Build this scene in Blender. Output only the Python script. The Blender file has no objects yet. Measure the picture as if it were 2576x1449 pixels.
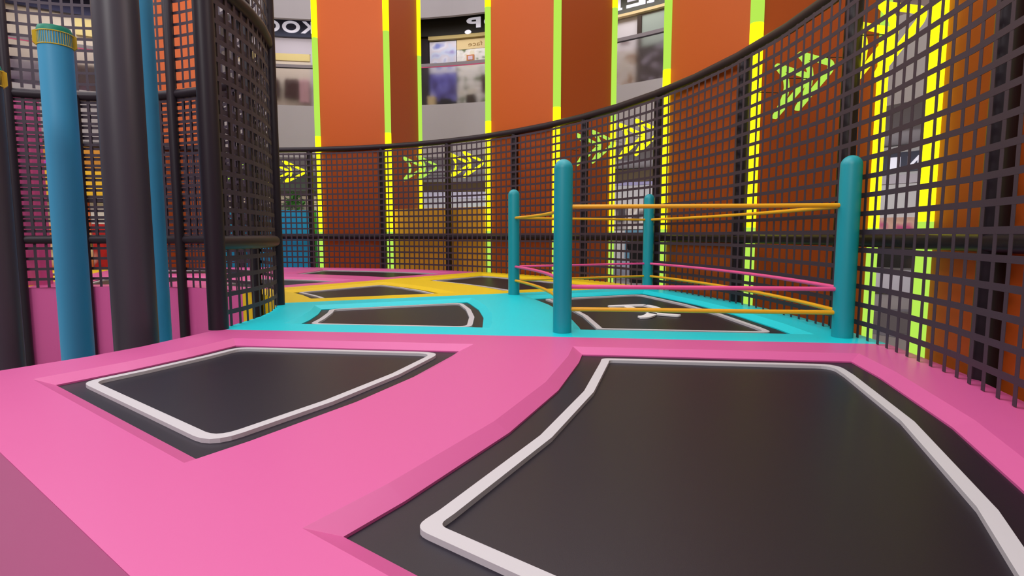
import bpy, bmesh, math, random
from mathutils import Vector, Matrix
random.seed(4)
S = 0.7                      # metres per eye-height unit
CX, CY = -7.5871, 6.4308     # centre of the ring, camera stands over the origin
T0 = math.radians(-7.0547)
FLOOR = -1.5
sc = bpy.context.scene
COL = sc.collection

def P(r, a, z):
    t = math.radians(a) + T0
    return Vector((CX + r*math.cos(t), CY + r*math.sin(t), z))

# ------------------------------------------------------------------ materials
def lin(c):
    out = []
    for v in c:
        v /= 255.0
        out.append(v/12.92 if v <= .04045 else ((v+.055)/1.055)**2.4)
    return (*out, 1)
MATS = {}
def pmat(name, rgb, rough=.5, spec=.5, metal=0, emit=None, es=0, bump=0, bscale=40, var=0):
    if name in MATS: return MATS[name]
    m = bpy.data.materials.new(name); m.use_nodes = True
    nt = m.node_tree; b = nt.nodes['Principled BSDF']
    b.inputs['Base Color'].default_value = lin(rgb)
    b.inputs['Roughness'].default_value = rough
    b.inputs['Specular IOR Level'].default_value = spec
    b.inputs['Metallic'].default_value = metal
    if emit:
        b.inputs['Emission Color'].default_value = emit
        b.inputs['Emission Strength'].default_value = es
    if var or bump:
        tc = nt.nodes.new('ShaderNodeTexCoord'); n = nt.nodes.new('ShaderNodeTexNoise')
        n.inputs['Scale'].default_value = bscale
        nt.links.new(tc.outputs['Object'], n.inputs['Vector'])
        if var:
            mx = nt.nodes.new('ShaderNodeMix'); mx.data_type = 'RGBA'
            c = lin(rgb)
            mx.inputs[6].default_value = c
            mx.inputs[7].default_value = (c[0]*(1-var), c[1]*(1-var), c[2]*(1-var), 1)
            nt.links.new(n.outputs['Fac'], mx.inputs[0]); nt.links.new(mx.outputs[2], b.inputs['Base Color'])
        if bump:
            bp = nt.nodes.new('ShaderNodeBump'); bp.inputs['Strength'].default_value = bump
            bp.inputs['Distance'].default_value = .01
            nt.links.new(n.outputs['Fac'], bp.inputs['Height']); nt.links.new(bp.outputs[0], b.inputs['Normal'])
    MATS[name] = m
    return m

def blotch(name, cols, scale=2.0, rough=.5, detail=1.5, stretch=(1, 1, 1)):
    """soft printed picture: noise through a colour ramp"""
    m = bpy.data.materials.new(name); m.use_nodes = True
    nt = m.node_tree; b = nt.nodes['Principled BSDF']
    tc = nt.nodes.new('ShaderNodeTexCoord'); mp = nt.nodes.new('ShaderNodeMapping')
    mp.inputs['Scale'].default_value = stretch
    n = nt.nodes.new('ShaderNodeTexNoise'); n.inputs['Scale'].default_value = scale
    n.inputs['Detail'].default_value = detail
    rp = nt.nodes.new('ShaderNodeValToRGB')
    el = rp.color_ramp.elements
    k = len(cols)
    while len(el) < k: el.new(.5)
    for i, c in enumerate(cols):
        el[i].position = .34 + .32*i/max(1, k-1); el[i].color = lin(c)
    nt.links.new(tc.outputs['Object'], mp.inputs[0]); nt.links.new(mp.outputs[0], n.inputs['Vector'])
    nt.links.new(n.outputs['Fac'], rp.inputs[0]); nt.links.new(rp.outputs[0], b.inputs['Base Color'])
    b.inputs['Roughness'].default_value = rough
    return m

PINK = pmat('pink_vinyl', (211, 91, 155), .42, .5)
CYAN = pmat('cyan_vinyl', (0, 212, 224), .42, .5)
YEL = pmat('yellow_vinyl', (236, 200, 14), .42, .5)
DMAT = pmat('trampoline_fabric', (20, 11, 30), .42, .5, bump=.05, bscale=500)
WHITE = pmat('white_strip', (198, 194, 198), .5, .4)
STEEL = pmat('charcoal_steel', (38, 30, 38), .42, .3)
NETM = pmat('charcoal_net', (58, 46, 58), .55, .4)
TEAL = pmat('teal_foam', (8, 150, 162), .45, .5)
ORANGE = pmat('orange_panel', (186, 84, 24), .5, .3)
ROPEY = pmat('yellow_rope', (236, 172, 20), .45, .5)
ROPEP = pmat('pink_rope', (236, 84, 148), .45, .5)
LEDY = pmat('yellow_led', (0, 0, 0), .6, 0, emit=(1, .97, .007, 1), es=1.8)
LEDG = pmat('green_led', (0, 0, 0), .6, 0, emit=(.485, .84, .092, 1), es=1.0)
GREYW = pmat('grey_plaster', (192, 187, 192), .7, .3, var=.06, bscale=1.2)
FLOORM = pmat('grey_floor', (150, 142, 140), .45, .5, var=.08, bscale=.8)
DFLOOR = pmat('dark_floor_inlay', (74, 68, 70), .4, .5)
BLUEP = pmat('blue_foam', (66, 160, 204), .5, .5)
BLUEW = pmat('blue_padding', (40, 190, 250), .5, .5, var=.15, bscale=3)
TEALW = pmat('teal_padding', (30, 196, 176), .5, .5)
GOLDW = pmat('gold_padding', (240, 176, 44), .5, .5, var=.2, bscale=3)
GREENC = pmat('green_cap', (12, 140, 110), .5, .5)
YRIM = pmat('yellow_rim', (226, 190, 40), .45, .5)
BLACKP = pmat('dark_foam', (62, 57, 66), .4, .5)

# ------------------------------------------------------------------ builders
class MB:
    def __init__(s): s.v = []; s.f = []; s.mi = []
    def add(s, verts, faces, mi=0):
        o = len(s.v); s.v += [Vector(q) for q in verts]
        s.f += [tuple(i+o for i in fc) for fc in faces]; s.mi += [mi]*len(faces)
    def ring(s, loops, closed=False, mi=0, capends=False, cyc=True):
        """skin a list of vertex loops"""
        o = len(s.v); n = len(loops[0])
        for l in loops: s.v += [Vector(q) for q in l]
        m = len(loops)
        for i in range(m if closed else m-1):
            a = o+i*n; b = o+((i+1) % m)*n
            for j in range(n if cyc else n-1):
                k = (j+1) % n
                s.f.append((a+j, a+k, b+k, b+j)); s.mi.append(mi)
        if capends and not closed:
            s.f.append(tuple(o+j for j in range(n))[::-1]); s.mi.append(mi)
            s.f.append(tuple(o+(m-1)*n+j for j in range(n))); s.mi.append(mi)
    def tube(s, pts, rad, seg=12, closed=False, mi=0, dome=False):
        pts = [Vector(q) for q in pts]; n = len(pts); loops = []
        prev = None
        for i, q in enumerate(pts):
            if closed: d = (pts[(i+1) % n]-pts[i-1]).normalized()
            else: d = (pts[min(i+1, n-1)]-pts[max(i-1, 0)]).normalized()
            if prev is None:
                up = Vector((0, 0, 1)) if abs(d.z) < .9 else Vector((1, 0, 0))
                u = d.cross(up).normalized()
            else:
                u = (prev - d*prev.dot(d)).normalized()
            prev = u; w = d.cross(u)
            rr = rad[i] if isinstance(rad, (list, tuple)) else rad
            loops.append([q+(u*math.cos(2*math.pi*k/seg)+w*math.sin(2*math.pi*k/seg))*rr for k in range(seg)])
        s.ring(loops, closed, mi, capends=not closed)
    def arcbox(s, r0, r1, a0, a1, z0, z1, step=3.0, mi=0):
        n = max(1, int(math.ceil(abs(a1-a0)/step))); L = []
        for i in range(n+1):
            a = a0+(a1-a0)*i/n
            L.append([P(r0, a, z0), P(r1, a, z0), P(r1, a, z1), P(r0, a, z1)])
        s.ring(L, False, mi, capends=True)
    def box(s, c, ux, uy, uz, mi=0):
        c, ux, uy, uz = Vector(c), Vector(ux), Vector(uy), Vector(uz)
        v = [c+ux*i+uy*j+uz*k for k in (-1, 1) for j in (-1, 1) for i in (-1, 1)]
        s.add(v, [(0, 2, 3, 1), (4, 5, 7, 6), (0, 1, 5, 4), (2, 6, 7, 3), (0, 4, 6, 2), (1, 3, 7, 5)], mi)
    def build(s, name, mats, parent=None, smooth=None, fixn=True):
        me = bpy.data.meshes.new(name)
        off = Vector(parent['_w']) if parent is not None else Vector((0, 0, 0))
        me.from_pydata([q*S-off for q in s.v], [], s.f)
        if not isinstance(mats, (list, tuple)): mats = [mats]
        for m in mats: me.materials.append(m)
        for i, p in enumerate(me.polygons): p.material_index = s.mi[i]
        if fixn:
            bm = bmesh.new(); bm.from_mesh(me); bmesh.ops.recalc_face_normals(bm, faces=bm.faces); bm.to_mesh(me); bm.free()
        me.update()
        o = bpy.data.objects.new(name, me); COL.objects.link(o)
        if parent is not None: o.parent = parent
        if smooth is not None:
            for p in me.polygons: p.use_smooth = True
            try: me.set_sharp_from_angle(angle=math.radians(smooth))
            except Exception: pass
        o['_w'] = list(off)
        return o

def thing(name, label, cat, loc, group=None):
    o = bpy.data.objects.new(name, None); COL.objects.link(o)
    w = Vector(loc)*S; o.location = w; o['_w'] = list(w); o.empty_display_size = .1
    o['label'] = label; o['category'] = cat
    if group: o['group'] = group
    return o
def tag(o, label, cat, group=None):
    o['label'] = label; o['category'] = cat
    if group: o['group'] = group
    return o
def struct(o): o['kind'] = 'structure'; return o

RO, RI = 11.15, 4.49
# angular points with a constant offset from a radial boundary
def offa(r, off): return math.degrees(math.asin(off/r))
def loop(r0, r1, a0, a1, off, z):
    """closed outline: outer arc (60-gon vertices every 6 degrees) then inner arc"""
    out = []
    for r, rev in ((r1, False), (r0, True)):
        lo = a0+offa(r, off); hi = a1-offa(r, off)
        m = 3 if (r < 6 or (r < 7.5 and off > .6)) else 1.9
        angs = [lo]+[a for a in [6*k for k in range(-40, 60)] if a0+m*2.1 < a < a1-m*2.1 and lo < a < hi]+[hi]
        if rev: angs = angs[::-1]
        out += [P(r, a, z) for a in angs]
    return out
def rounded(pts, ri, n=5):
    """round the sharp corners of an outline"""
    out = []; m = len(pts)
    for i in range(m):
        a, b, c = pts[i-1], pts[i], pts[(i+1) % m]
        d1 = (a-b).normalized(); d2 = (c-b).normalized()
        ang = d1.angle(d2)
        if ang > math.radians(150): out.append(b); continue
        t = min(ri/math.tan(ang/2), (a-b).length*.45, (c-b).length*.45)
        p0 = b+d1*t; p1 = b+d2*t
        for k in range(n+1):
            u = k/n; out.append(p0*(1-u)**2+b*2*u*(1-u)+p1*u*u)
    return out
def fill(mb, loops, mi=0):
    bm = bmesh.new(); edges = []
    for L in loops:
        vs = [bm.verts.new(q) for q in L]
        for i in range(len(vs)): edges.append(bm.edges.new((vs[i-1], vs[i])))
    bmesh.ops.triangle_fill(bm, use_beauty=True, use_dissolve=False, edges=edges, normal=(0, 0, 1))
    bm.verts.index_update()
    mb.add([v.co.copy() for v in bm.verts], [tuple(v.index for v in f.verts) for f in bm.faces], mi)
    bm.free()

# ------------------------------------------------------------------ platforms and trampolines
MATI = (5.08, 7.25); MATO = (8.36, 10.59); OI = (4.98, 7.36); OO = (8.27, 10.69); ZM = -.05
sectors = [(-30, 'pink', PINK, 'bright pink padded platform section nearest the viewer'),
           (0, 'cyan', CYAN, 'cyan padded platform section with the four teal posts'),
           (30, 'yellow', YEL, 'yellow padded platform section just behind the cyan one'),
           (60, 'pink', PINK, 'pink padded platform section behind the yellow one, at the back of the ring'),
           (90, 'pink', PINK, 'pink padded platform section across the centre, seen behind the blue tubes'),
           (120, 'yellow', YEL, 'yellow padded platform section at the far left behind the pink fluted column')]
mat_labels = {
 (-30, 0): 'black trampoline at lower left of the pink section, white outline, whole in view',
 (-30, 1): 'largest black trampoline, lower right of the pink section, with white outline',
 (0, 0): 'black trampoline in the cyan section, left of the teal posts',
 (0, 1): 'black trampoline inside the roped ring with a white letter on it',
 (30, 0): 'black trampoline in the yellow section, the left one by the inner net',
 (30, 1): 'black trampoline in the yellow section, the right one by the outer net',
 (60, 0): 'black trampoline in the back pink section, mostly hidden behind the inner net post',
 (60, 1): 'long thin-looking black trampoline in the back pink section under the outer net',
 (90, 0): 'black trampoline of the far pink section, seen between the blue tubes',
 (90, 1): 'outer black trampoline of the far pink section beyond the centre nets',
 (120, 0): 'black trampoline of the far left yellow section, near the inner net',
 (120, 1): 'black trampoline of the far left yellow section, near the kiosk'}
for a0, cn, M, lab in sectors:
    a1 = a0+30
    t = thing('padded_platform', lab, 'platform', P(7.8, a0+15, FLOOR))
    mb = MB()
    outer = loop(RI, RO, a0, a1, 0, 0)
    holes = []
    for (r0, r1), (m0, m1) in ((OI, MATI), (OO, MATO)):
        up = loop(r0, r1, a0, a1, .46, 0); dn = loop(m0, m1, a0, a1, .565, ZM)
        holes.append(up)
        if len(up) == len(dn): mb.ring([up, dn])
        lo = [q-Vector((0, 0, .05)) for q in dn]; mb.ring([dn, lo])
    fill(mb, [outer]+holes)
    mb.build('top_padding', M, t, fixn=False)
    # sides
    n = 5
    for nm, r in (('inner_side_padding', RI), ('outer_side_padding', RO)):
        sb = MB(); th = .12 if r == RI else -.12
        L = []
        for i in range(n+1):
            a = a0+6*i
            L.append([P(r, a, FLOOR), P(r+th, a, FLOOR), P(r+th, a, -.004), P(r, a, -.004)])
        sb.ring(L, capends=True)
        sb.build(nm, M, t)
    if a0 == -30:
        sb = MB(); q0 = P(RI, a0, 0); q1 = P(RO, a0, 0); d = P(RI, a0+.8, 0)-q0; d = d.normalized()*.1
        v = [q0, q1, q1+d, q0+d]
        sb.ring([[w-Vector((0, 0, .004)) for w in v], [Vector((w.x, w.y, FLOOR)) for w in v]], capends=True)
        sb.build('end_padding', M, t)
    for k, (m0, m1, ins) in enumerate(((*MATI, .15), (*MATO, .21))):
        tr = thing('trampoline', mat_labels[(a0, k)], 'trampoline', P((m0+m1)/2, a0+15, ZM), 'trampolines set into the padded ring')
        mb = MB(); L = loop(m0-.03, m1+.03, a0, a1, .535, ZM-.012)
        fill(mb, [L]); mb.build('jumping_bed', DMAT, tr, fixn=False)
        off = .565+ins; w = .033
        A = rounded(loop(m0+ins-w, m1-ins+w, a0, a1, off-w, ZM), .16)
        B = rounded(loop(m0+ins+w, m1-ins-w, a0, a1, off+w, ZM), .11)
        if len(A) == len(B):
            up = Vector((0, 0, .012)); dn = Vector((0, 0, -.012))
            mb = MB()
            mb.ring([[q+dn for q in A], [q+up for q in A], [q+up for q in B], [q+dn for q in B]], closed=True)
            mb.build('border_strip', WHITE, tr, fixn=True)
        if a0 == 0 and k == 1: ring_bed = tr

# --- the white letter on the ring's trampoline, strokes laid on the bed
CAMP = math.radians(5.4015); F = 1398.76
def bp(x, y, z):
    X = (x-1288)/F; Z = -(y-724.5)/F; c, s = math.cos(CAMP), math.sin(CAMP)
    d = Vector((X, c+Z*s, -s+Z*c)); tt = (z-1)/d.z
    return Vector((0, 0, 1))+d*tt
def stroke(mb, pts, w, z, h=.02):
    q = [Vector(p) for p in pts]; n = len(q); top = []; 
    L = []
    for i in range(n):
        d = (q[min(i+1, n-1)]-q[max(i-1, 0)]); d.z = 0; d.normalize(); u = Vector((-d.y, d.x, 0))
        ww = w[i] if isinstance(w, list) else w
        L.append([q[i]+u*ww, q[i]-u*ww, q[i]-u*ww+Vector((0, 0, h)), q[i]+u*ww+Vector((0, 0, h))])
    mb.ring(L, capends=True)
def smooth_pts(pts, n=6):
    out = []
    m = len(pts)
    for i in range(m-1):
        p0, p1, p2, p3 = pts[max(i-1, 0)], pts[i], pts[i+1], pts[min(i+2, m-1)]
        for k in range(n):
            t = k/n
            out.append(tuple(.5*((2*p1[j])+(-p0[j]+p2[j])*t+(2*p0[j]-5*p1[j]+4*p2[j]-p3[j])*t*t+(-p0[j]+3*p1[j]-3*p2[j]+p3[j])*t**3) for j in range(2)))
    out.append(pts[-1])
    return out
zl = ZM-.006
def px(pts): return [bp(x, y, zl+.02) for x, y in smooth_pts(pts)]
lb = MB()
def ends(n, w): return [w*.45 if i in (0, n-1) else (w*.85 if i in (1, n-2) else w) for i in range(n)]
for pts, w in (([(1531, 769.2), (1570, 768), (1600, 767), (1626, 766.6)], .068),
               ([(1624, 766.8), (1640, 770.5), (1652, 775), (1642, 778.3), (1617, 778.6), (1592, 775), (1578, 769.5)], .062),
               ([(1632, 777.5), (1640, 786), (1662, 788.8), (1690, 791), (1711, 792.8)], .062),
               ([(1642, 786), (1634, 792), (1622, 795.5), (1606, 796)], .068)):
    q = px(pts); q = [Vector((v.x, v.y, zl)) for v in q]
    stroke(lb, q, ends(len(q), w), zl, .02)
lo = lb.build('letter', pmat('white_letter', (236, 233, 235), .5, .4), ring_bed, fixn=True)

# ------------------------------------------------------------------ nets
def net_panel(r, a0, a1, z0, z1, dz0, pitch, ang0, dang, wv=.021, wh=.025, th=.0014):
    mb = MB()
    lo_ = math.ceil((a0-ang0)/dang-1e-6); hi_ = math.floor((a1-ang0)/dang-1e-6)
    dr = th
    def rp(a):  # radius on the 60-gon chord
        k = math.floor(a/6)*6+3
        return r*math.cos(math.radians(3))/math.cos(math.radians(a-k))
    for k in range(lo_, hi_+1):
        a = ang0+k*dang
        if not (a0-1e-6 <= a < a1-1e-6): continue
        rr = rp(a); h = math.degrees(wv/rr)
        q = [P(rr-dr, a-h, z0), P(rr-dr, a+h, z0), P(rr+dr, a+h, z0), P(rr+dr, a-h, z0)]
        mb.ring([q, [Vector((v.x, v.y, z1)) for v in q]], capends=True)
    angs = sorted(set([a0, a1]+[6*j for j in range(-20, 60) if a0 < 6*j < a1]))
    z = dz0
    while z < z1+.01:
        L = []
        for a in angs:
            rr = rp(a) if a % 6 else r
            L.append([P(rr-dr-.0008, a, z-wh), P(rr+dr+.0008, a, z-wh), P(rr+dr+.0008, a, z+wh), P(rr-dr-.0008, a, z+wh)])
        mb.ring(L, capends=True)
        z += pitch
    return mb
def rail(mb, r, a0, a1, z, rad, seg=14):
    angs = sorted(set([a0, a1]+[6*j for j in range(-20, 60) if a0 < 6*j < a1]))
    mb.tube([P(r, a, z) for a in angs], rad, seg)

fence = thing('safety_fence', 'long curved outer safety fence of charcoal net, tubes and posts around the ring', 'fence', P(11.25, 42, FLOOR))
mb = MB(); rail(mb, 11.17, -30, 150, 3.64, .08); mb.build('top_rail', STEEL, fence, smooth=50)
mb = MB(); rail(mb, 11.17, -30, 150, .95, .066); mb.build('middle_rail', STEEL, fence, smooth=50)
for k in range(-3, 13):
    a = {7: 90.36, 6: 77.9, 5: 66.05, 4: 53.95, 3: 41.6, 2: 29.55, 1: 17.4, 0: 5.4, -1: -6.4, -2: -18.3}.get(k, 12*k+6)
    if a < -31 or a > 151: continue
    mb = MB(); mb.tube([P(11.2, a, FLOOR), P(11.2, a, 3.60)], .088, 16); mb.build('post', STEEL, fence, smooth=50)
for k in range(-3, 13):
    a0 = max(12*k-6, -30); a1 = min(12*k+6, 119.6)
    if a1 <= a0: continue
    net_panel(11.03, a0, a1, .004, 3.52, .155, .1755, -.25, .9, wv=.0215, wh=.0235).build('net_panel', NETM, fence)

inner = thing('safety_fence', 'tall inner safety net fence with thick charcoal posts around the open centre', 'fence', P(4.4, 60, FLOOR))
for z, rad in ((3.63, .085), (.92, .082), (6.6, .085)):
    mb = MB(); rail(mb, 4.47, 0, 150, z, rad)
    mb.build({3.63: 'upper_rail', .92: 'middle_rail', 6.6: 'top_rail'}[z], STEEL, inner, smooth=50)
ipost = [0, 27.5, 49.5, 80.7, 105.8, 119.6, 144]
for a in ipost:
    mb = MB()
    if a == 0: mb.tube([P(4.47, .3, 0.0), P(4.47, .3, 6.7)], .1, 20)
    elif a == 27.5: mb.tube([P(4.50, a, 0.0), P(4.50, a, 6.7)], .075, 20)
    else: mb.tube([P(4.405, a, FLOOR), P(4.405, a, 3.63 if a == 105.8 else 6.7)], .082, 20)
    mb.build('post', STEEL, inner, smooth=50)
for a0, a1 in zip([0]+ipost[1:], ipost[1:]+[150]):
    net_panel(4.49, a0, a1, 0, .84, .16, .197, .7, 2.28, wv=.024, wh=.026).build('lower_net_panel', NETM, inner)
    net_panel(4.49, a0, a1, 1.0, 3.55, 1.08, .197, .7, 2.28, wv=.024, wh=.026).build('middle_net_panel', NETM, inner)
    net_panel(4.465, a0, a1, 1.0, 3.55, 1.15, .197, .7, 2.28, wv=.024, wh=.026).build('back_net_panel', NETM, inner)
    net_panel(4.50, a0, a1, 3.74, 6.5, 3.86, .206, .7, 2.28, wv=.024, wh=.026).build('upper_net_panel', NETM, inner)

# ------------------------------------------------------------------ roped ring
posts = {'a': (8.18, 28.4), 'b': (8.14, 1.98), 'c': (10.9, 28.6), 'd': (10.9, 1.82)}
plab = {'a': 'teal round-topped foam post at the back left of the roped ring',
        'b': 'teal round-topped foam post at the front left of the roped ring',
        'c': 'teal round-topped foam post at the back right, next to the outer net',
        'd': 'teal round-topped foam post at the front right, the thickest-looking one'}
for k, (r, a) in posts.items():
    mb = MB(); R_ = .096; seg = 28; q = P(r, a, 0); loops = []
    prof = [(R_, 0), (R_, .6), (R_, 1.67)]+[(R_*math.cos(t*math.pi/16), 1.67+R_*math.sin(t*math.pi/16)) for t in range(1, 8)]
    for rr, z in prof:
        loops.append([Vector((q.x+rr*math.cos(2*math.pi*i/seg), q.y+rr*math.sin(2*math.pi*i/seg), z)) for i in range(seg)])
    mb.ring(loops, capends=True)
    tag(mb.build('ring_post', TEAL, None, smooth=40), plab[k], 'post', 'teal posts of the roped ring')
sides = [('b', 'd', 'front'), ('a', 'c', 'back'), ('a', 'b', 'left'), ('c', 'd', 'right')]
for lev, z, m, cn in (('top', 1.29, ROPEY, 'yellow'), ('middle', .475, ROPEP, 'pink'), ('lowest', .242, ROPEY, 'yellow')):
    for p, q, sd in sides:
        (r0, a0), (r1, a1) = posts[p], posts[q]
        pts = []
        for i in range(17):
            u = i/16
            if sd in ('left', 'right'): w = P(r0+(r1-r0)*u, a0+(a1-a0)*u, z)
            else: w = P(r0, a0, z).lerp(P(r1, a1, z), u)
            pts.append(w)
        pts[0] = pts[0].lerp(pts[1], .3); pts[-1] = pts[-1].lerp(pts[-2], .3)
        mb = MB(); mb.tube(pts, .0225 if sd != 'back' else .02, 10)
        o = mb.build('rope', m, None, smooth=60)
        tag(o, '%s rope on the %s side of the ring, the %s of its three' % (cn, sd, lev), 'rope', 'ropes strung between the teal posts')

# ------------------------------------------------------------------ orange pillars with LED corner strips
ZS = [FLOOR, 1.118, 4.062, 7.0, 9.94, 12.9]
pil = {-1: 'orange square pillar at the right edge of the picture behind the net',
       0: 'orange pillar with glowing corners, right of the ring behind the outer net',
       1: 'orange pillar with glowing corners in the middle of the picture, above the teal posts',
       2: 'orange pillar with glowing corners left of the middle, right of the inner net',
       3: 'orange pillar seen through the nets between the dark tube and the inner corner post',
       4: 'orange pillar at the far left beyond the kiosk'}
for k, lab in pil.items():
    c = 23.12+30*k
    t = thing('pillar', lab, 'pillar', P(12.5, c, FLOOR), 'orange pillars around the fence')
    ca = math.radians(c)+T0; er = Vector((math.cos(ca), math.sin(ca), 0)); et = Vector((-math.sin(ca), math.cos(ca), 0))
    hw = 1.185; r0 = 11.26; w = hw*2
    o = Vector((CX, CY, 0))
    corners = [o+er*r0-et*hw, o+er*r0+et*hw, o+er*(r0+w)+et*hw, o+er*(r0+w)-et*hw]
    mb = MB()
    mb.ring([[Vector((q.x, q.y, FLOOR)) for q in corners], [Vector((q.x, q.y, 12.9)) for q in corners]], capends=True)
    mb.build('body', ORANGE, t)
    for q in corners:
        mb = MB(); seg = 16
        for i in range(5):
            L = [[Vector((q.x+.094*math.cos(2*math.pi*j/seg), q.y+.094*math.sin(2*math.pi*j/seg), z)) for j in range(seg)] for z in (ZS[i], ZS[i+1])]
            mb.ring(L, mi=(1 if i % 2 == 0 else 0), capends=True)
        mb.build('led_strip', [LEDY, LEDG], t, smooth=60)

# ------------------------------------------------------------------ chevron lights on the fence
def arrow_outline(ac, z, r, w, h):
    """rounded arrowhead with a curved back; local x to the right (decreasing angle)"""
    pts2 = [(-w*.42, h*.46), (w*.46, 0.06*h), (w*.5, 0), (w*.46, -.06*h), (-w*.42, -h*.46)]
    back = []
    for i in range(1, 8):
        u = i/8; y = -h*.46+h*.92*u; x = -w*.42+w*.36*math.sin(math.pi*u)
        back.append((x, y))
    pts2 += back
    return [P(r, ac-math.degrees(x/r), z+y) for x, y in pts2]
arr = [(71.9, 'green', 'green double-chevron light left of centre, on the fence beside the gold padded wall'),
       (63.6, 'yellow', 'yellow double-chevron light just right of the green one, left of the middle pillar'),
       (41.0, 'green', 'green double-chevron light on the fence above the front left teal post'),
       (33.9, 'yellow', 'yellow double-chevron light on the fence above the back right teal post'),
       (12.0, 'green', 'green double-chevron light on the fence left of the front right teal post'),
       (4.2, 'yellow', 'large yellow double-chevron light at the top right of the fence'),
       (94.9, 'yellow', 'yellow double-chevron light beside the inner net post, above the blue padded wall'),
       (102.6, 'green', 'green double-chevron light half hidden behind the inner net')]
for ac, cn, lab in arr:
    r = 11.36
    t = thing('chevron_light', lab, 'light', P(r, ac, 2.6), 'double-chevron lights along the fence')
    for j, dx in enumerate((-.255, .255)):
        mb = MB(); pts = arrow_outline(ac-math.degrees(dx/r), 2.99, r, .76, .78)
        q = rounded(pts, .07, 4)
        mb.tube(q, .036, 10, closed=True)
        mb.build('chevron', LEDY if cn == 'yellow' else LEDG, t, smooth=60)
    for dx in (-.5, .2):
        a = ac-math.degrees(dx/r)
        mb = MB(); mb.tube([P(11.03, a, 2.963), P(r, a, 2.963)], .006, 8); mb.build('bracket', STEEL, t, smooth=60)

# ------------------------------------------------------------------ padded walls between pillars
def padded(a0, a1, z1, M, lab, edge=None):
    t = thing('padded_wall', lab, 'wall', P(11.5, (a0+a1)/2, FLOOR))
    n = 6
    for i in range(n):
        b0 = a0+(a1-a0)*i/n; b1 = a0+(a1-a0)*(i+1)/n
        mb = MB(); mb.arcbox(11.45, 11.6, b0+.01, b1-.01, FLOOR, z1, 2)
        mb.build('pad', M, t)
    if edge:
        mb = MB(); mb.arcbox(11.44, 11.62, a0-.45, a0, FLOOR, z1+.005, 2); mb.build('edge_pad', edge, t)
padded(60.0, 76.6, 1.80, GOLDW, 'gold padded wall behind the outer net between the two central orange pillars')
padded(91.0, 106.5, 1.80, BLUEW, 'blue padded wall behind the outer net, left of the left orange pillar', TEALW)

# ------------------------------------------------------------------ tubes in the open centre
def tube_at(xc, yc, rad, z0, z1, seg=40):
    L = [[Vector((xc+rad*math.cos(2*math.pi*i/seg), yc+rad*math.sin(2*math.pi*i/seg), z)) for i in range(seg)] for z in (z0, 0, z1)]
    mb = MB(); mb.ring(L, capends=True); return mb
def cap_at(t, xc, yc, rad, z):
    """fluted band round the top and a half collar standing behind it"""
    seg = 64
    c = Vector((xc, yc, 0)); away = c.normalized(); ang = math.atan2(away.y, away.x)
    def pt(r_, q, zz): return Vector((xc+r_*math.cos(q), yc+r_*math.sin(q), zz))
    mb = MB()
    for zz in (z-.14, z-.01):
        mb.tube([pt(rad*1.02, 2*math.pi*i/seg, zz) for i in range(seg)], .0055, 6, closed=True)
    for i in range(44):
        q = 2*math.pi*i/44; mb.tube([pt(rad*1.02, q, zz) for zz in (z-.14, z-.01)], .0024, 5)
    mb.build('fluted_band', YRIM, t)
    qs = [ang+math.radians(-96+192*i/32) for i in range(33)]
    mb = MB(); mb.ring([[pt(rad*1.0, q, z-.15), pt(rad*1.22, q, z-.12), pt(rad*1.22, q, z-.01), pt(rad*1.0, q, z+.01)] for q in qs], capends=True)
    mb.build('collar', YRIM, t, smooth=40)
    L = [[pt(rad*k_, 2*math.pi*i/seg, zz) for i in range(seg)] for k_, zz in ((1.0, z-.012), (1.0, z+.02), (.93, z+.05), (.6, z+.065))]
    mb = MB(); mb.ring(L, capends=True); mb.build('lid', GREENC, t, smooth=40)
def pxy(x, y, dep):
    X = (x-1288)/F; Z = -(y-724.5)/F; c, s = math.cos(CAMP), math.sin(CAMP)
    d = Vector((X, c+Z*s, -s+Z*c)); return Vector((0, 0, 1))+d*(dep/d.y)
q = pxy(168, 500, 6.0)
t = thing('padded_tube', 'free-ending blue padded tube with a yellow fluted rim and green lid', 'tube', (q.x, q.y, FLOOR))
tube_at(q.x, q.y, .149, FLOOR, 3.08).build('body', BLUEP, t, smooth=40); cap_at(t, q.x, q.y, .149, 3.09)
q = pxy(321, 500, 5.62)
tag(tube_at(q.x, q.y, .197, FLOOR, 8).build('padded_tube', BLACKP, None, smooth=40), 'thick charcoal padded tube rising between the two blue tubes', 'tube')
q = pxy(371, 460, 6.45)
tag(tube_at(q.x, q.y, .155, FLOOR, 8).build('padded_tube', BLUEP, None, smooth=40), 'blue padded tube mostly hidden behind the thick charcoal tube', 'tube')
q = pxy(-26, 500, 5.0)
t = thing('padded_tube', 'charcoal padded tube cut by the left edge of the picture, yellow rim on top', 'tube', (q.x, q.y, FLOOR))
tube_at(q.x, q.y, .152, FLOOR, 2.44).build('body', BLACKP, t, smooth=40); cap_at(t, q.x, q.y, .152, 2.45)
# fluted pink column on the far platform
q = pxy(64, 600, 11.35); mb = MB(); seg = 72
L = []
for z in (0, 3.75):
    L.append([Vector((q.x+(.37+.02*math.cos(12*2*math.pi*i/seg))*math.cos(2*math.pi*i/seg), q.y+(.37+.02*math.cos(12*2*math.pi*i/seg))*math.sin(2*math.pi*i/seg), z)) for i in range(seg)])
mb.ring(L, capends=True)
tag(mb.build('fluted_column', PINK, None, smooth=30), 'pink fluted padded column on the far platform behind the left nets', 'column')

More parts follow.
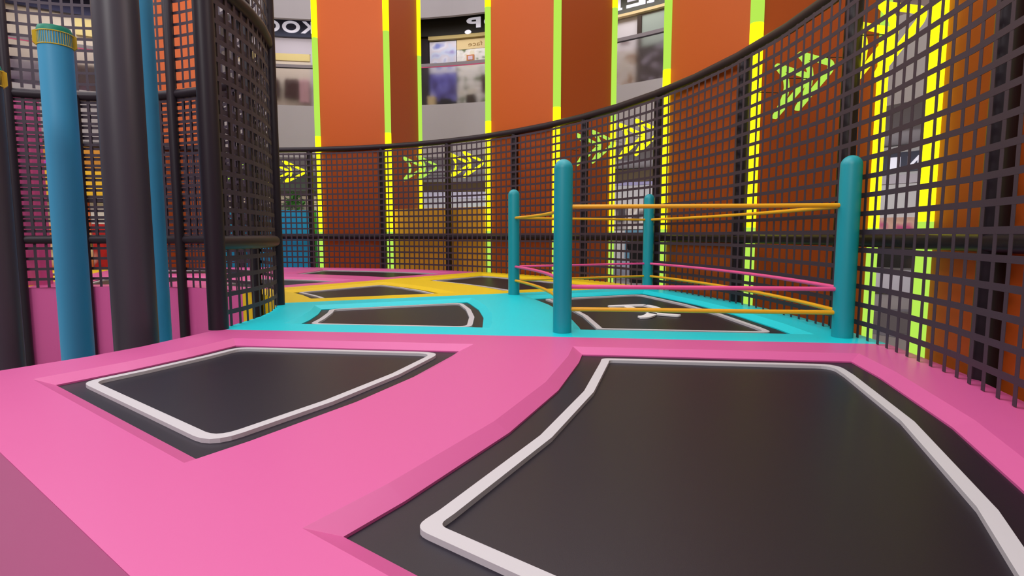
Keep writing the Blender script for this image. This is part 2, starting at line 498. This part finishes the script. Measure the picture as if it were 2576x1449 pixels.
# kiosk at the far left behind the fence
t = thing('snack_kiosk', 'gold fronted snack kiosk with food pictures beyond the left nets', 'kiosk', P(12, 127, FLOOR))
mb = MB(); mb.arcbox(11.9, 13.2, 119.9, 136, FLOOR, -.1); mb.build('counter', GREYW, t)
mb = MB(); mb.arcbox(11.9, 12.1, 119.9, 136, 2.95, 3.75); mb.build('upper_board', pmat('kiosk_gold', (206, 140, 34), .5), t)
mb = MB(); mb.arcbox(11.88, 12.1, 119.9, 136, 2.15, 2.94); mb.build('lower_board', pmat('kiosk_yellow', (240, 190, 30), .5), t)
mb = MB(); mb.tube([P(11.75, 119.9+2*i, 2.05) for i in range(9)], .07, 10); mb.build('grey_rail', STEEL, t, smooth=50)
mb = MB(); mb.arcbox(11.9, 12.0, 123.4, 136, -.1, 2.0)
mb.build('burger_picture', blotch('burger_print', [(70, 30, 12), (190, 60, 24), (226, 130, 60), (236, 214, 170), (120, 96, 30)], 1.6), t)
mb = MB(); mb.arcbox(11.9, 12.0, 119.9, 123.3, -.1, 1.35)
mb.build('drink_picture', blotch('red_print', [(150, 10, 12), (196, 16, 20), (180, 20, 24), (226, 160, 150)], 2.2), t)
mb = MB(); mb.arcbox(11.9, 12.0, 119.9, 123.3, 1.35, 2.0); mb.build('white_panel', pmat('kiosk_white', (214, 210, 216), .5), t)
PURP = pmat('purple_dot', (186, 62, 200), .5)
for a, z in ((127.6, 3.12), (129.4, 3.05), (124.6, 3.12), (132, 3.1)):
    mb = MB(); seg = 20; b = P(11.86, a, z); er = (P(12, a, z)-P(11, a, z)).normalized(); et = Vector((-er.y, er.x, 0))
    L = [[b+er*e+(et*math.cos(2*math.pi*i/seg)+Vector((0, 0, 1))*math.sin(2*math.pi*i/seg))*.13 for i in range(seg)] for e in (0, .04)]
    mb.ring(L, capends=True); mb.build('round_badge', PURP, t)

# ------------------------------------------------------------------ the hall
def sarc(name, r0, r1, a0, a1, z0, z1, M, step=3):
    mb = MB(); mb.arcbox(r0, r1, a0, a1, z0, z1, step); return struct(mb.build(name, M, None))
mb = MB(); seg = 72
fill(mb, [[P(29.9, 5*i, FLOOR) for i in range(72)]])
mb2 = MB(); mb2.add([v for v in mb.v]+[v-Vector((0, 0, .2)) for v in mb.v], mb.f+[tuple(i+len(mb.v) for i in f)[::-1] for f in mb.f])
struct(mb2.build('floor', FLOORM, None, fixn=False))
def ringwall(name, r0, r1, z0, z1, M, n=120):
    mb = MB(); L = []
    for i in range(n):
        a = 360*i/n
        L.append([P(r0, a, z0), P(r1, a, z0), P(r1, a, z1), P(r0, a, z1)])
    mb.ring(L, closed=True); return struct(mb.build(name, M, None))
ringwall('wall_lower', 29.5, 29.8, FLOOR, 5.0, GREYW)
ringwall('trim_1', 21.1, 29.8, 4.75, 7.2, GREYW)         # first gallery slab, fascia to the hall
ringwall('wall_upper', 24.0, 24.3, 7.2, 11.8, GREYW)
ringwall('trim_2', 21.1, 24.3, 11.8, 14.2, GREYW)
ringwall('trim_5', 21.1, 21.3, 11.2, 11.8, GREYW)       # second gallery slab
# dark round inlays on the floor outside
for nm, rr, m, z in (('trim_3', 3.6, pmat('slate_floor_inlay', (104, 102, 112), .4), .006), ('trim_4', 2.9, DFLOOR, .012)):
    c = Vector((12.6, 15.2, FLOOR)); mb = MB()
    L = [[c+Vector((rr*math.cos(2*math.pi*i/64), rr*math.sin(2*math.pi*i/64), zz)) for i in range(64)] for zz in (0.001, z)]
    mb.ring(L, capends=True); struct(mb.build(nm, m, None))

GLASS = bpy.data.materials.new('frosted_glass'); GLASS.use_nodes = True
g = GLASS.node_tree.nodes['Principled BSDF']
g.inputs['Transmission Weight'].default_value = 1; g.inputs['Roughness'].default_value = .4
g.inputs['IOR'].default_value = 1.25; g.inputs['Base Color'].default_value = (.93, .91, .92, 1)
RAILG = pmat('rail_grey', (150, 142, 150), .4); RAILP = pmat('rail_pink_edge', (214, 84, 130), .4)
def balustrade(a0, a1, lab, pink=False):
    t = thing('glass_balustrade', lab, 'railing', P(21.15, (a0+a1)/2, 7.2), 'frosted glass balustrades on the gallery')
    mb = MB(); mb.arcbox(21.14, 21.17, a0, a1, 7.2, 8.96, 3); mb.build('glass_pane', GLASS, t)
    mb = MB(); mb.arcbox(21.1, 21.22, a0, a1, 8.96, 9.1, 3); mb.build('handrail', RAILG, t)
    mb = MB(); mb.arcbox(21.1, 21.13, a0, a1, 8.91, 8.955, 3); mb.build('edge_line', RAILP if pink else STEEL, t)
balustrade(98, 112, 'frosted glass balustrade at the upper left, beside the left orange pillar')
balustrade(76, 94, 'frosted glass balustrade with a pink edge line between the two central pillars', True)
balustrade(54, 70, 'frosted glass balustrade high up right of the middle pillar')
balustrade(122, 140, 'frosted glass balustrade with a pink line seen through the far left net', True)
balustrade(28, 50, 'frosted glass balustrade at the far right above the grey slab')

# lettering: mirrored, laid around the curve
def text_mb(mb, s, a0, r, z, width, height, depth=.05, bold=0.0):
    cu = bpy.data.curves.new('tmp', 'FONT'); cu.body = s; cu.size = 1; cu.extrude = 0; cu.offset = bold
    o = bpy.data.objects.new('tmp', cu); COL.objects.link(o)
    dg = bpy.context.evaluated_depsgraph_get(); me = bpy.data.meshes.new_from_object(o.evaluated_get(dg))
    xs = [v.co.x for v in me.vertices]; ys = [v.co.y for v in me.vertices]
    x0, x1, y0, y1 = min(xs), max(xs), min(ys), max(ys)
    bm = bmesh.new(); bm.from_mesh(me)
    ex = bmesh.ops.extrude_face_region(bm, geom=bm.faces[:])
    for v in [e for e in ex['geom'] if isinstance(e, bmesh.types.BMVert)]: v.co.z += 1
    bm.verts.index_update()
    vs = []
    for v in bm.verts:
        X = (v.co.x-x0)/(x1-x0)*width; Y = (v.co.y-y0)/(y1-y0)*height
        vs.append(P(r-depth*v.co.z, a0+math.degrees(X/r), z+Y))
    mb.add(vs, [tuple(w.index for w in f.verts) for f in bm.faces])
    bm.free(); bpy.data.objects.remove(o); bpy.data.curves.remove(cu); bpy.data.meshes.remove(me)
LETM = pmat('lit_letters', (230, 228, 240), .5, emit=(.75, .73, .85, 1), es=.45)
def wd(deg, r=22): return math.radians(deg)*r
def shop(lab, a0, a1, r, z0, z1, group=None):
    return thing('shop', lab, 'shop', P(r, (a0+a1)/2, z0), group)
def piece(t, name, r0, r1, a0, a1, z0, z1, M):
    mb = MB(); mb.arcbox(r0, r1, a0, a1, z0, z1, 3); return mb.build(name, M, t)
def flat(name, rgb): return pmat(name, rgb, .6, .3)
CREAM = flat('cream', (222, 208, 192)); SLATE = flat('slate_sign', (58, 62, 82)); OFFW = flat('off_white', (226, 220, 224))
MAROON = flat('maroon_cloth', (62, 14, 18)); DUSTY = flat('dusty_pink_cloth', (196, 150, 158)); BLK = flat('black_panel', (16, 12, 14))
TAN = flat('tan_panel', (216, 192, 142)); OLIVE = flat('olive_sign', (92, 92, 84)); BROWN = flat('brown_sign', (84, 64, 30))
DOL = flat('dark_olive_sign', (30, 26, 20)); SAGE = flat('sage_panel', (164, 176, 166)); DGREEN = flat('dark_green_sign', (74, 84, 68))
PGREY = flat('pale_grey', (196, 196, 200)); WOOD = flat('wood_trim', (150, 104, 60))
# U1: left upper shop
t = shop('upstairs clothing shop at the upper left with large white letters on a slate sign', 98, 112, 22, 7.2, 11.1)
piece(t, 'back_wall', 22.35, 22.5, 98, 112, 7.2, 11.1, CREAM)
piece(t, 'ceiling_panel', 22.3, 22.36, 98, 112, 9.95, 10.7, flat('lilac_grey', (196, 188, 198)))
piece(t, 'yellow_band', 22.3, 22.36, 103.4, 112, 9.62, 9.95, flat('straw', (226, 206, 140)))
piece(t, 'side_panel', 22.28, 22.37, 98, 103.3, 7.2, 10.1, PGREY)
sg = piece(t, 'sign_board', 22.0, 22.2, 98, 112, 10.68, 11.7, SLATE)
mb = MB()
for s_, a_, w_ in (('K', 102.6, 1.6), ('O', 104.3, 2.15), ('O', 106.75, 2.15), ('L', 109.2, 1.5)):
    text_mb(mb, s_, a_, 22.0, 10.84, wd(w_), .56, .04, .03)
mb.build('sign_letters', LETM, sg)
for nm, b0, b1, z0_, z1_, M in (('dark_coat', 104.75, 106.4, 7.75, 8.7, MAROON), ('pink_coat', 103.5, 104.6, 7.55, 8.7, DUSTY), ('dark_coat', 107.2, 109, 7.8, 8.7, MAROON)):
    g_ = thing('hanging_coat', {'dark_coat': ('dark maroon coats hanging left of the pink ones behind the frosted glass' if b0 < 107 else 'dark maroon coats nearest the inner net behind the frosted glass'), 'pink_coat': 'dusty pink coats hanging behind the frosted glass at upper left'}[nm], 'coat', P(22.1, (b0+b1)/2, z0_))
    mb = MB(); n = 3
    for i in range(n):
        c = b0+(b1-b0)*(i+.5)/n; hw = (b1-b0)/n*.62
        L = []
        for z, k_, dd in ((z0_, 1.05, .16), (z0_+.45, .9, .14), (z1_-.18, 1.0, .13), (z1_-.06, .7, .09), (z1_, .25, .05)):
            L.append([P(22.12-dd, c-hw*k_, z), P(22.12-dd, c+hw*k_, z), P(22.12+dd, c+hw*k_, z), P(22.12+dd, c-hw*k_, z)])
        mb.ring(L, capends=True)
    mb.build('cloth', M, g_)
# U2: centre upper shop
t = shop('upstairs shop with a black sign and posters between the two central pillars', 76, 94, 22, 7.2, 11.1)
piece(t, 'back_wall', 22.35, 22.5, 76, 94, 7.2, 11.1, flat('umber_wall', (92, 82, 60)))
sg = piece(t, 'sign_board', 22.0, 22.2, 76, 94, 10.66, 11.7, DOL)
mb = MB(); text_mb(mb, 'P', 80.95, 22.0, 10.88, wd(1.85), .48, .04, .03); text_mb(mb, 'O', 78.6, 22.0, 10.88, wd(1.9), .46, .04, .03)
text_mb(mb, '.', 82.2, 22.0, 10.62, wd(.85), .19, .04); mb.build('sign_letters', LETM, sg)
piece(t, 'gold_trim', 21.98, 22.2, 76, 87.9, 10.48, 10.64, flat('gold_trim', (170, 150, 96)))
piece(t, 'dark_panel', 22.2, 22.34, 88.0, 94, 7.2, 10.6, flat('night_panel', (28, 16, 24)))
piece(t, 'pale_poster', 22.2, 22.34, 84.4, 87.9, 8.95, 10.45, blotch('pale_poster', [(120, 130, 200), (214, 214, 230), (206, 200, 214), (190, 200, 226), (140, 120, 190)], 1.8))
piece(t, 'indigo_poster', 22.2, 22.34, 84.4, 87.9, 7.6, 8.94, blotch('indigo_print', [(56, 40, 120), (84, 76, 178), (110, 110, 200), (180, 176, 224)], 2.6))
sh = piece(t, 'product_shelf', 22.2, 22.34, 80.0, 84.3, 7.2, 10.2, blotch('product_rows', [(96, 110, 70), (214, 212, 204), (232, 228, 226), (222, 214, 190)], 3.4, stretch=(1, 1, 1.4)))
hd = piece(t, 'header_board', 22.18, 22.34, 80.0, 84.3, 10.0, 10.47, TAN)
mb = MB(); text_mb(mb, 'face', 80.9, 22.18, 10.12, wd(1.9), .2, .012); mb.build('header_letters', flat('ochre_letters', (150, 120, 70)), hd)
fr = piece(t, 'picture_frame', 22.16, 22.2, 82.0, 83.0, 9.42, 9.72, flat('orange_frame', (200, 130, 80)))
piece(t, 'picture', 22.14, 22.17, 82.2, 82.8, 9.48, 9.66, flat('lilac_picture', (214, 190, 206)))
piece(t, 'dark_display', 22.1, 22.2, 79.6, 81.0, 7.9, 8.7, MAROON)
for b0, b1, z1_, M, lb_ in ((86.9, 87.9, 7.75, TAN, 'tan box low behind the frosted glass, left of the indigo poster'), (84.9, 86.2, 7.62, BLK, 'dark box below the indigo poster behind the frosted glass'), (81.7, 82.7, 7.75, flat('umber_box', (60, 40, 24)), 'dark brown box below the product shelf behind the glass')):
    mb = MB(); mb.arcbox(21.75, 22.05, b0, b1, 7.2, z1_); tag(mb.build('display_box', M), lb_, 'box')
# U3: right upper shop
t = shop('upstairs shop right of the middle pillar with white letters on a grey sign', 54, 70, 22, 7.2, 11.1)
piece(t, 'back_wall', 22.35, 22.5, 54, 70, 7.2, 11.1, OFFW)
sg = piece(t, 'sign_board', 22.0, 22.2, 54, 70, 10.4, 11.7, OLIVE)
mb = MB()
for s_, a_, w_ in (('H', 57.9, 2.1), ('E', 60.4, 2.2), ('I', 63.3, .75)):
    text_mb(mb, s_, a_, 22.0, 10.56, wd(w_), .62, .04, .03)
for a_, w_ in ((58.0, .8), (59.4, .8), (63.1, 1.2)):
    mb.arcbox(21.96, 22.0, a_, a_+w_, 10.56, 10.64)
mb.build('sign_letters', LETM, sg)
piece(t, 'tan_trim', 21.98, 22.2, 54, 70, 10.28, 10.39, TAN)
piece(t, 'sage_panel', 22.2, 22.34, 54, 61.0, 8.95, 10.2, SAGE)
piece(t, 'dark_post', 22.15, 22.3, 61.0, 61.5, 7.2, 10.2, flat('umber_post', (64, 48, 40)))
piece(t, 'dark_shelf', 22.2, 22.34, 54, 61.0, 7.2, 8.9, blotch('dark_rows', [(44, 18, 12), (50, 26, 20), (110, 96, 108), (160, 150, 170)], 3.2, stretch=(1, 1, 2.2)))
piece(t, 'pale_shelf', 22.2, 22.34, 61.6, 70, 7.2, 8.9, blotch('pale_rows', [(150, 100, 60), (204, 188, 170), (224, 218, 216), (206, 196, 180)], 3.2, stretch=(1, 1, 1.6)))
piece(t, 'picture', 22.3, 22.36, 62.6, 63.6, 9.25, 9.45, flat('brown_picture', (120, 90, 90)))
# U4: far left upper shop
t = shop('upstairs shop with cream panels and a navy sign seen through the far left net', 122, 140, 22, 7.2, 11.1)
piece(t, 'back_wall', 22.35, 22.5, 122, 140, 8.2, 11.1, CREAM)
piece(t, 'sign_board', 22.0, 22.2, 122, 140, 10.6, 11.7, flat('navy_sign', (44, 44, 74)))
piece(t, 'yellow_band', 22.2, 22.36, 124, 128.5, 9.8, 10.5, flat('straw', (226, 206, 140)))
piece(t, 'dark_display', 22.1, 22.3, 124, 129.3, 7.2, 8.5, blotch('purple_maroon', [(50, 10, 18), (70, 16, 26), (100, 60, 110)], 1.6))
piece(t, 'purple_display', 22.1, 22.3, 131.5, 137, 7.2, 8.4, blotch('purple_grey', [(90, 60, 100), (150, 140, 156), (176, 170, 176)], 1.6))
# U5: far right upper shop
t = shop('brown upstairs shop front at the far right, above the grey slab', 28, 50, 22, 7.2, 11.1)
piece(t, 'back_wall', 22.35, 22.5, 28, 50, 7.2, 11.1, blotch('brown_front', [(60, 34, 24), (120, 80, 70), (190, 170, 168)], 1.2))
# ground floor shops
t = shop('ground floor shop with a dark green sign behind the left yellow chevrons', 99, 118, 29.3, FLOOR, 4.9)
piece(t, 'shop_front', 29.25, 29.45, 99, 118, FLOOR, 3.0, blotch('green_shop', [(60, 70, 50), (176, 172, 150), (206, 200, 190)], .9))
piece(t, 'sign_board', 29.0, 29.3, 99, 118, 3.75, 4.72, DGREEN)
piece(t, 'lintel', 29.0, 29.3, 99, 118, 3.45, 3.74, flat('dark_lintel', (58, 50, 40)))
piece(t, 'beige_band', 29.1, 29.3, 99, 118, 3.0, 3.44, flat('beige_band', (190, 176, 150)))
piece(t, 'lit_window', 29.0, 29.26, 106.2, 107.0, 4.0, 4.74, flat('lit_window', (190, 200, 226)))
# plant in front
FOL = pmat('leaf_green', (58, 120, 40), .55, var=.4, bscale=6)
for a, rr, lb_ in ((108.7, 28.0, 'leafy green potted plant above the blue padded wall, behind the left net panel'),):
    t = thing('potted_plant', lb_, 'plant', P(rr, a, FLOOR))
    b = P(rr, a, FLOOR)
    mb = MB(); mb.tube([b, b+Vector((0, 0, .55)), b+Vector((0, 0, .6))], [.3, .42, .42], 16); mb.build('pot', flat('clay_pot', (176, 120, 70)), t, smooth=40)
    mb = MB(); mb.tube([b+Vector((0, 0, .6)), b+Vector((.03, 0, 3.9))], [.06, .04], 8); mb.build('trunk', flat('bark', (120, 96, 60)), t)
    mb = MB(); rnd = random.Random(int(a))
    for i in range(170):
        th = rnd.random()*6.283; ph = rnd.uniform(-.7, 1.4); R_ = rnd.uniform(.15, .72)
        c = b+Vector((0, 0, 4.35))+Vector((math.cos(th)*math.cos(ph), math.sin(th)*math.cos(ph), math.sin(ph)*1.1))*R_
        d = Vector((rnd.uniform(-1, 1), rnd.uniform(-1, 1), rnd.uniform(-.6, .8))).normalized()*.2; w = d.cross(Vector((rnd.random(), rnd.random(), 1))).normalized()*.075
        mb.add([c-d, c+w, c+d, c-w], [(0, 1, 2, 3)])
    mb.build('foliage', FOL, t, fixn=False)
t = shop('ground floor shop with a brown sign behind the gold padded wall', 77, 98, 29.3, FLOOR, 4.9)
piece(t, 'shop_front', 29.25, 29.45, 77, 98, FLOOR, 4.7, PGREY)
piece(t, 'sign_board', 29.0, 29.3, 77, 98, 3.72, 4.32, BROWN)
piece(t, 'upper_panel', 29.15, 29.3, 77, 98, 4.33, 4.72, flat('grey_panel', (150, 146, 150)))
piece(t, 'white_band', 29.1, 29.3, 77, 98, 3.3, 3.7, flat('lilac_white', (206, 202, 224)))
piece(t, 'mannequin_niche', 29.2, 29.3, 84, 88, .2, 3.0, flat('pale_niche', (206, 214, 214)))
t = shop('ground floor shop right of the middle pillar with a brown sign and white walls', 55, 76, 29.3, FLOOR, 4.9)
piece(t, 'shop_front', 29.25, 29.45, 55, 76, FLOOR, 4.7, flat('white_front', (210, 208, 210)))
piece(t, 'sign_board', 29.0, 29.3, 55, 76, 4.0, 4.7, flat('umber_sign', (104, 88, 66)))
piece(t, 'blue_line', 28.98, 29.3, 55, 76, 3.82, 3.98, flat('lilac_line', (176, 170, 214)))
piece(t, 'sketch_picture', 29.1, 29.3, 62.5, 70, 1.35, 2.6, blotch('sketch_print', [(60, 50, 60), (190, 182, 180), (226, 222, 218), (180, 160, 140)], 1.6))
piece(t, 'blue_panel', 29.1, 29.3, 62.5, 68.2, -.3, 1.3, flat('blue_grey', (104, 150, 176)))
piece(t, 'silver_plinth', 29.0, 29.3, 55, 70, FLOOR, -.35, flat('silver_plinth', (176, 180, 200)))
BLKS = pmat('black_gloss', (10, 10, 14), .3)
for a, z, w, h, lb_ in ((65.3, .45, 1.1, .34, 'black rounded seat right in front of the blue panel, behind the back net'), (69.1, .4, .7, .34, 'black rounded seat by the yellow light strip, behind the back net')):
    mb = MB(); b = P(27.2, a, 0); seg = 20; L = []
    for zz, k_ in ((FLOOR, .7), (z-h, .75), (z-h*.4, 1), (z+h*.4, 1), (z+h, .55)):
        L.append([Vector((b.x+w*.6*k_*math.cos(2*math.pi*i/seg), b.y+w*.6*k_*math.sin(2*math.pi*i/seg), zz)) for i in range(seg)])
    mb.ring(L, capends=True); tag(mb.build('lounge_seat', BLKS, None, smooth=50), lb_, 'seat')
t = shop('ground floor shop at the far right with a slate sign, white wall and posters', 34, 54, 29.3, FLOOR, 4.9)
piece(t, 'shop_front', 29.25, 29.45, 34, 54, FLOOR, 4.7, flat('white_front', (210, 208, 210)))
sg = piece(t, 'sign_board', 29.0, 29.3, 34, 54, 3.62, 4.4, flat('slate_blue_sign', (70, 72, 90)))
mb = MB()
for k_, a_ in enumerate((41.2, 42.6, 44.0, 45.4, 39.8)): text_mb(mb, 'NIWIN'[k_], a_, 29.0, 3.72, wd(.9, 29), .5, .04, .03)
mb.build('sign_letters', LETM, sg)
piece(t, 'lilac_band', 29.1, 29.3, 34, 54, 3.15, 3.5, flat('lilac_grey', (180, 182, 206)))
piece(t, 'portrait_posters', 29.1, 29.3, 40.5, 47, .85, 1.75, blotch('portrait_print', [(70, 40, 40), (190, 140, 120), (220, 176, 156), (200, 80, 130)], 1.7))
piece(t, 'dark_counter', 29.1, 29.3, 40, 47, -.35, .5, blotch('black_brown', [(10, 8, 10), (20, 14, 14), (60, 44, 36)], 1.3))
piece(t, 'white_plinth', 29.0, 29.3, 34, 54, FLOOR+.1, -.45, flat('white_plinth', (216, 212, 226)))
t = shop('ground floor shop beyond the kiosk at the far left', 119, 145, 29.3, FLOOR, 4.9)
piece(t, 'shop_front', 29.25, 29.45, 119, 145, FLOOR, 4.7, PGREY)

# ------------------------------------------------------------------ light
w = bpy.data.worlds.new('World'); sc.world = w; w.use_nodes = True
bg = w.node_tree.nodes['Background']; bg.inputs[0].default_value = (1, .95, .985, 1); bg.inputs[1].default_value = 1.36
def area(name, loc, size, power, col=(1, .97, .95), rot=(0, 0, 0)):
    l = bpy.data.lights.new(name, 'AREA'); l.shape = 'DISK'; l.size = size*S; l.energy = power; l.color = col
    o = bpy.data.objects.new(name, l); COL.objects.link(o); o.location = Vector(loc)*S; o.rotation_euler = rot
    return o
for i, (r, a) in enumerate(((7.5, 60), (7.5, 10), (3, 100), (7.5, 130))):
    area('ceiling_lamp', P(r, a, 13.5), 3.0, 60)

# added fill points out of view above the ring, brightening pillars and padding
for (r, a, z, pw) in ((3.0, 200, 7.5, 200), (8.5, -4, 4.7, 60), (4, 50, 7.0, 110), (5, 90, 7.4, 110), (5, 125, 7.4, 90)):
    l = bpy.data.lights.new('ring_fill', 'POINT'); l.energy = pw; l.shadow_soft_size = .8; l.color = (1, .94, .96)
    o = bpy.data.objects.new('ring_fill', l); COL.objects.link(o); o.location = P(r, a, z)*S
def spotdown(name, r, a, z, w, h, power, tilt=0):
    l = bpy.data.lights.new(name, 'AREA'); l.shape = 'RECTANGLE'; l.size = w*S; l.size_y = h*S; l.energy = power; l.color = (1, .97, .98)
    o = bpy.data.objects.new(name, l); COL.objects.link(o); o.location = P(r, a, z)*S
    d = (P(r+1, a, z-tilt)-P(r, a, z)).normalized()
    o.rotation_euler = d.to_track_quat('-Z', 'Y').to_euler()
for a in (105, 84, 61, 128): spotdown('gallery_fill', 21.2, a, 10.6, 3, .3, 9, 1.5)  # added fill at the gallery edge, brightens the upstairs shops
for a in (108, 88, 66, 44, 128): spotdown('arcade_fill', 24.5, a, 3.7, 5, .5, 80, 1.1)  # added fill below the slab, brightens the ground floor shop fronts
q = P(15, -75, 10); o = area('rear_fill', q, 6, 450)  # added soft frontal fill, unseen behind the camera
o.rotation_euler = (P(9, 10, 0)-q).to_track_quat('-Z', 'Y').to_euler()

# ------------------------------------------------------------------ camera
cam = bpy.data.cameras.new('Camera'); co = bpy.data.objects.new('Camera', cam); COL.objects.link(co)
co.location = (0, 0, S); co.rotation_euler = (math.pi/2-CAMP, 0, 0)
cam.sensor_fit = 'HORIZONTAL'; cam.sensor_width = 36; cam.lens = F*36/2576; cam.clip_start = .02; cam.clip_end = 200
sc.camera = co
sc.view_settings.view_transform = 'Standard'; sc.view_settings.look = 'None'
sc.view_settings.exposure = 0; sc.view_settings.gamma = 1; sc.view_settings.use_curve_mapping = False
for o in bpy.data.objects:
    if '_w' in o: del o['_w']
